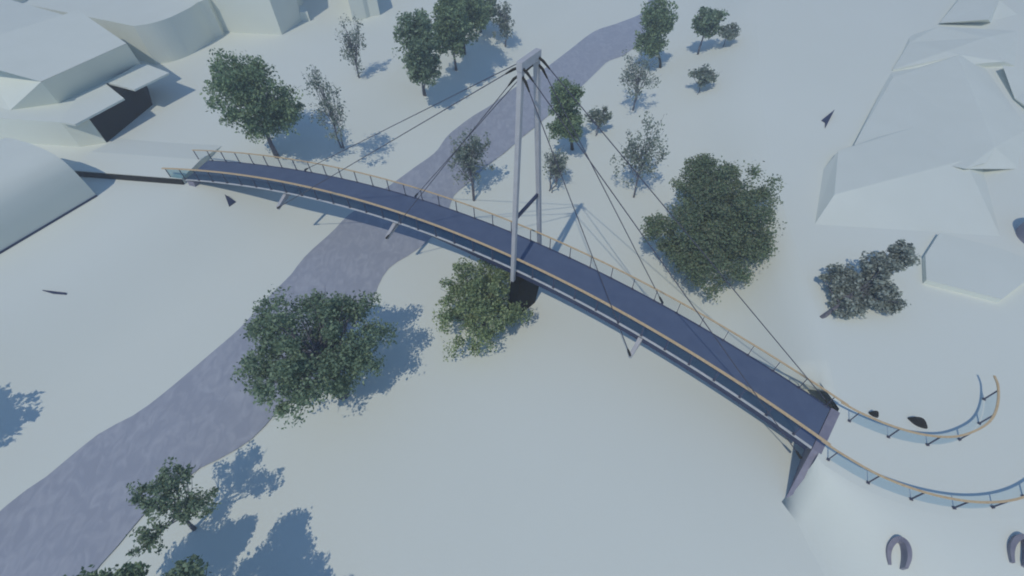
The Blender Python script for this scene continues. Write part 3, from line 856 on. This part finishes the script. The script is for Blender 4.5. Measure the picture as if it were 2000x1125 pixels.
# right bank trees and bushes
G3 = 'trees and bushes on the right bank'
tree('poplar_tree', 'dense dark green upright tree close to the pylon head, beyond the far leg', 'tree', ground((1118, 292)), [px_lobe((1104, 190), 34, 1.7, 6.4, 1), px_lobe((1108, 243), 36, 1.5, 4.0, .8)], M['leaf_green'], 'barkd',
     clumps=130, per=85, crad=.52, size=.165, trunk=.16, limbs=18, seed=41, shell=.35, group=G3)
tree('small_bush_tree', 'small loose bush touching the right side of the dense upright tree', 'bush', ground((1164, 266)), [gl((1164, 266), (1171, 228), 26, 1.0, 1.9, 1)], M['leaf_birch'], 'bark',
     clumps=34, per=30, crad=.42, size=.20, trunk=.06, stems=2, limbs=12, seed=42, shell=.35, group=G3)
tree('poplar_tree', 'tall upright tree at the river edge, cut off by the top edge', 'tree', ground((1290, 132)), [gl((1290, 132), (1272, 84), 28, 1.8, 3.6, .8), gl((1290, 132), (1284, 35), 30, 2.2, 6.6, 1)], M['leaf_green'], 'barkd',
     clumps=120, per=80, crad=.65, size=.21, trunk=.16, limbs=18, seed=43, shell=.35, group=G3)
tree('round_headed_tree', 'small round-headed tree with a visible trunk at the top, right of the river', 'tree', ground((1363, 106)), [gl((1363, 106), (1382, 45), 27, 1.9, 4.3, 1)], M['leaf_oak'], 'bark',
     clumps=60, per=48, crad=.65, size=.27, trunk=.13, limbs=16, seed=44, shell=.4, group=G3, fork=.5)
tree('small_bush_tree', 'small bush just right of the round-headed tree at the top', 'bush', ground((1412, 91)), [gl((1412, 91), (1424, 60), 19, .8, 2.2, 1)], M['leaf_birch'], 'bark',
     clumps=26, per=34, crad=.5, size=.26, trunk=.06, limbs=10, seed=45, shell=.35, group=G3)
tree('small_bush_tree', 'small bush standing alone on bare ground below the round-headed tree', 'bush', ground((1362, 184)), [gl((1362, 184), (1376, 148), 25, .9, 2.1, 1)], M['leaf_birch'], 'bark',
     clumps=34, per=34, crad=.5, size=.23, trunk=.06, limbs=12, seed=46, shell=.35, group=G3)

# lower-left trees
G4 = 'trees along the lower left bank'
tree('sparse_tree', 'sparse tree with holes in its crown on the lower left river bank', 'tree', (-19.3, 7.4, 0.0),
     [px_lobe((322, 955), 62, .7, 4.3, 1), px_lobe((380, 985), 40, .5, 4.1, .5), px_lobe((290, 1050), 32, .4, 3.5, .3)], M['leaf_oak'], 'bark', clumps=95, per=44, crad=.30, size=.115, trunk=.10, limbs=30, seed=51, shell=.3, group=G4)
tree('bank_tree', 'bright green tree top peeking over the bottom edge beside the river', 'tree', (-19.6, 1.4, 0.0),
     [px_lobe((190, 1178), 66, 1.3, 5.2, 1), px_lobe((246, 1138), 22, .5, 5.4, .3), px_lobe((140, 1190), 60, 1.2, 4.8, .6)], M['leaf_green'], 'barkd', clumps=130, per=80, crad=.42, size=.13, trunk=.2, limbs=20, seed=52, shell=.5, group=G4)
tree('bank_tree', 'dark tree top at the bottom edge casting the large shadow', 'tree', (-15.2, 1.2, 0.0),
     [px_lobe((358, 1140), 36, .7, 5.8, .35), (np.array([-15.0, 2.2, 5.0]), (2.6, 1.9, 1.5), 1), (np.array([-12.8, .6, 5.0]), (2.2, 1.8, 1.7), .8)], M['leaf_oak'], 'barkd', clumps=150, per=110, crad=.5, size=.14, trunk=.24, limbs=24, seed=53, shell=.5, group=G4)
tree('bank_tree', 'tree beyond the left edge whose shadow falls across the left bank', 'tree', (-38.6, 10.6, .9),
     [(np.array([-38.4, 10.6, 6.6]), (2.9, 2.8, 2.2), 1)], M['leaf_oak'], 'barkd', clumps=100, per=60, crad=.7, size=.26, trunk=.24, limbs=20, seed=54, shell=.5, group=G4)

# ------------------------------------------------------------------ light
AZ, EL = math.radians(25.0), math.radians(56.0)
A = Vector((math.sin(AZ) * math.cos(EL), math.cos(AZ) * math.cos(EL), -math.sin(EL)))
sd = bpy.data.lights.new('sun', 'SUN'); sd.energy = 2.0; sd.angle = math.radians(.5); sd.color = (1.0, .965, .85)
so = bpy.data.objects.new('sun', sd); COL.objects.link(so); so.rotation_euler = A.to_track_quat('-Z', 'Y').to_euler(); so.location = (-20, -40, 80)
w = bpy.data.worlds.new('World'); sc.world = w; w.use_nodes = True
nt = w.node_tree; bg = nt.nodes['Background']
sky = nt.nodes.new('ShaderNodeTexSky'); sky.sky_type = 'NISHITA'; sky.sun_disc = False
sky.sun_elevation = EL; sky.sun_rotation = AZ + PI; sky.air_density = 1.0; sky.dust_density = 0; sky.ozone_density = 5.0
hs = nt.nodes.new('ShaderNodeHueSaturation'); hs.inputs['Saturation'].default_value = 1.04
nt.links.new(sky.outputs[0], hs.inputs['Color']); nt.links.new(hs.outputs[0], bg.inputs['Color']); bg.inputs['Strength'].default_value = .15

# ------------------------------------------------------------------ air: one even, pale haze box round everything
hm = bpy.data.materials.new('haze_air'); hm.use_nodes = True; hn = hm.node_tree
hn.nodes.remove(hn.nodes['Principled BSDF'])
pvn = hn.nodes.new('ShaderNodeVolumePrincipled'); pvn.inputs['Color'].default_value = (.90, .95, 1, 1); pvn.inputs['Density'].default_value = .0024
pvn.inputs['Anisotropy'].default_value = .0
hn.links.new(pvn.outputs[0], hn.nodes['Material Output'].inputs['Volume'])
hz = MB().box((0, 0, 15.2), 5040, 5040, 33.4).build('haze', hm); hz['kind'] = 'stuff'

# ------------------------------------------------------------------ camera
cd = bpy.data.cameras.new('camera'); co = bpy.data.objects.new('camera', cd); COL.objects.link(co)
cd.sensor_width = 36; cd.lens = 36 * F / 2000; cd.clip_end = 6000; cd.clip_start = .1
mt = Matrix([[R[i, 0], -R[i, 1], -R[i, 2], O[i]] for i in range(3)] + [[0, 0, 0, 1]])
co.matrix_world = mt
sc.camera = co
sc.view_settings.view_transform = 'Standard'; sc.view_settings.look = 'None'; sc.view_settings.gamma = 1
sc.view_settings.exposure = -.17
sc.cycles.max_bounces = 8; sc.cycles.transparent_max_bounces = 16
sc.cycles.filter_width = 1.9
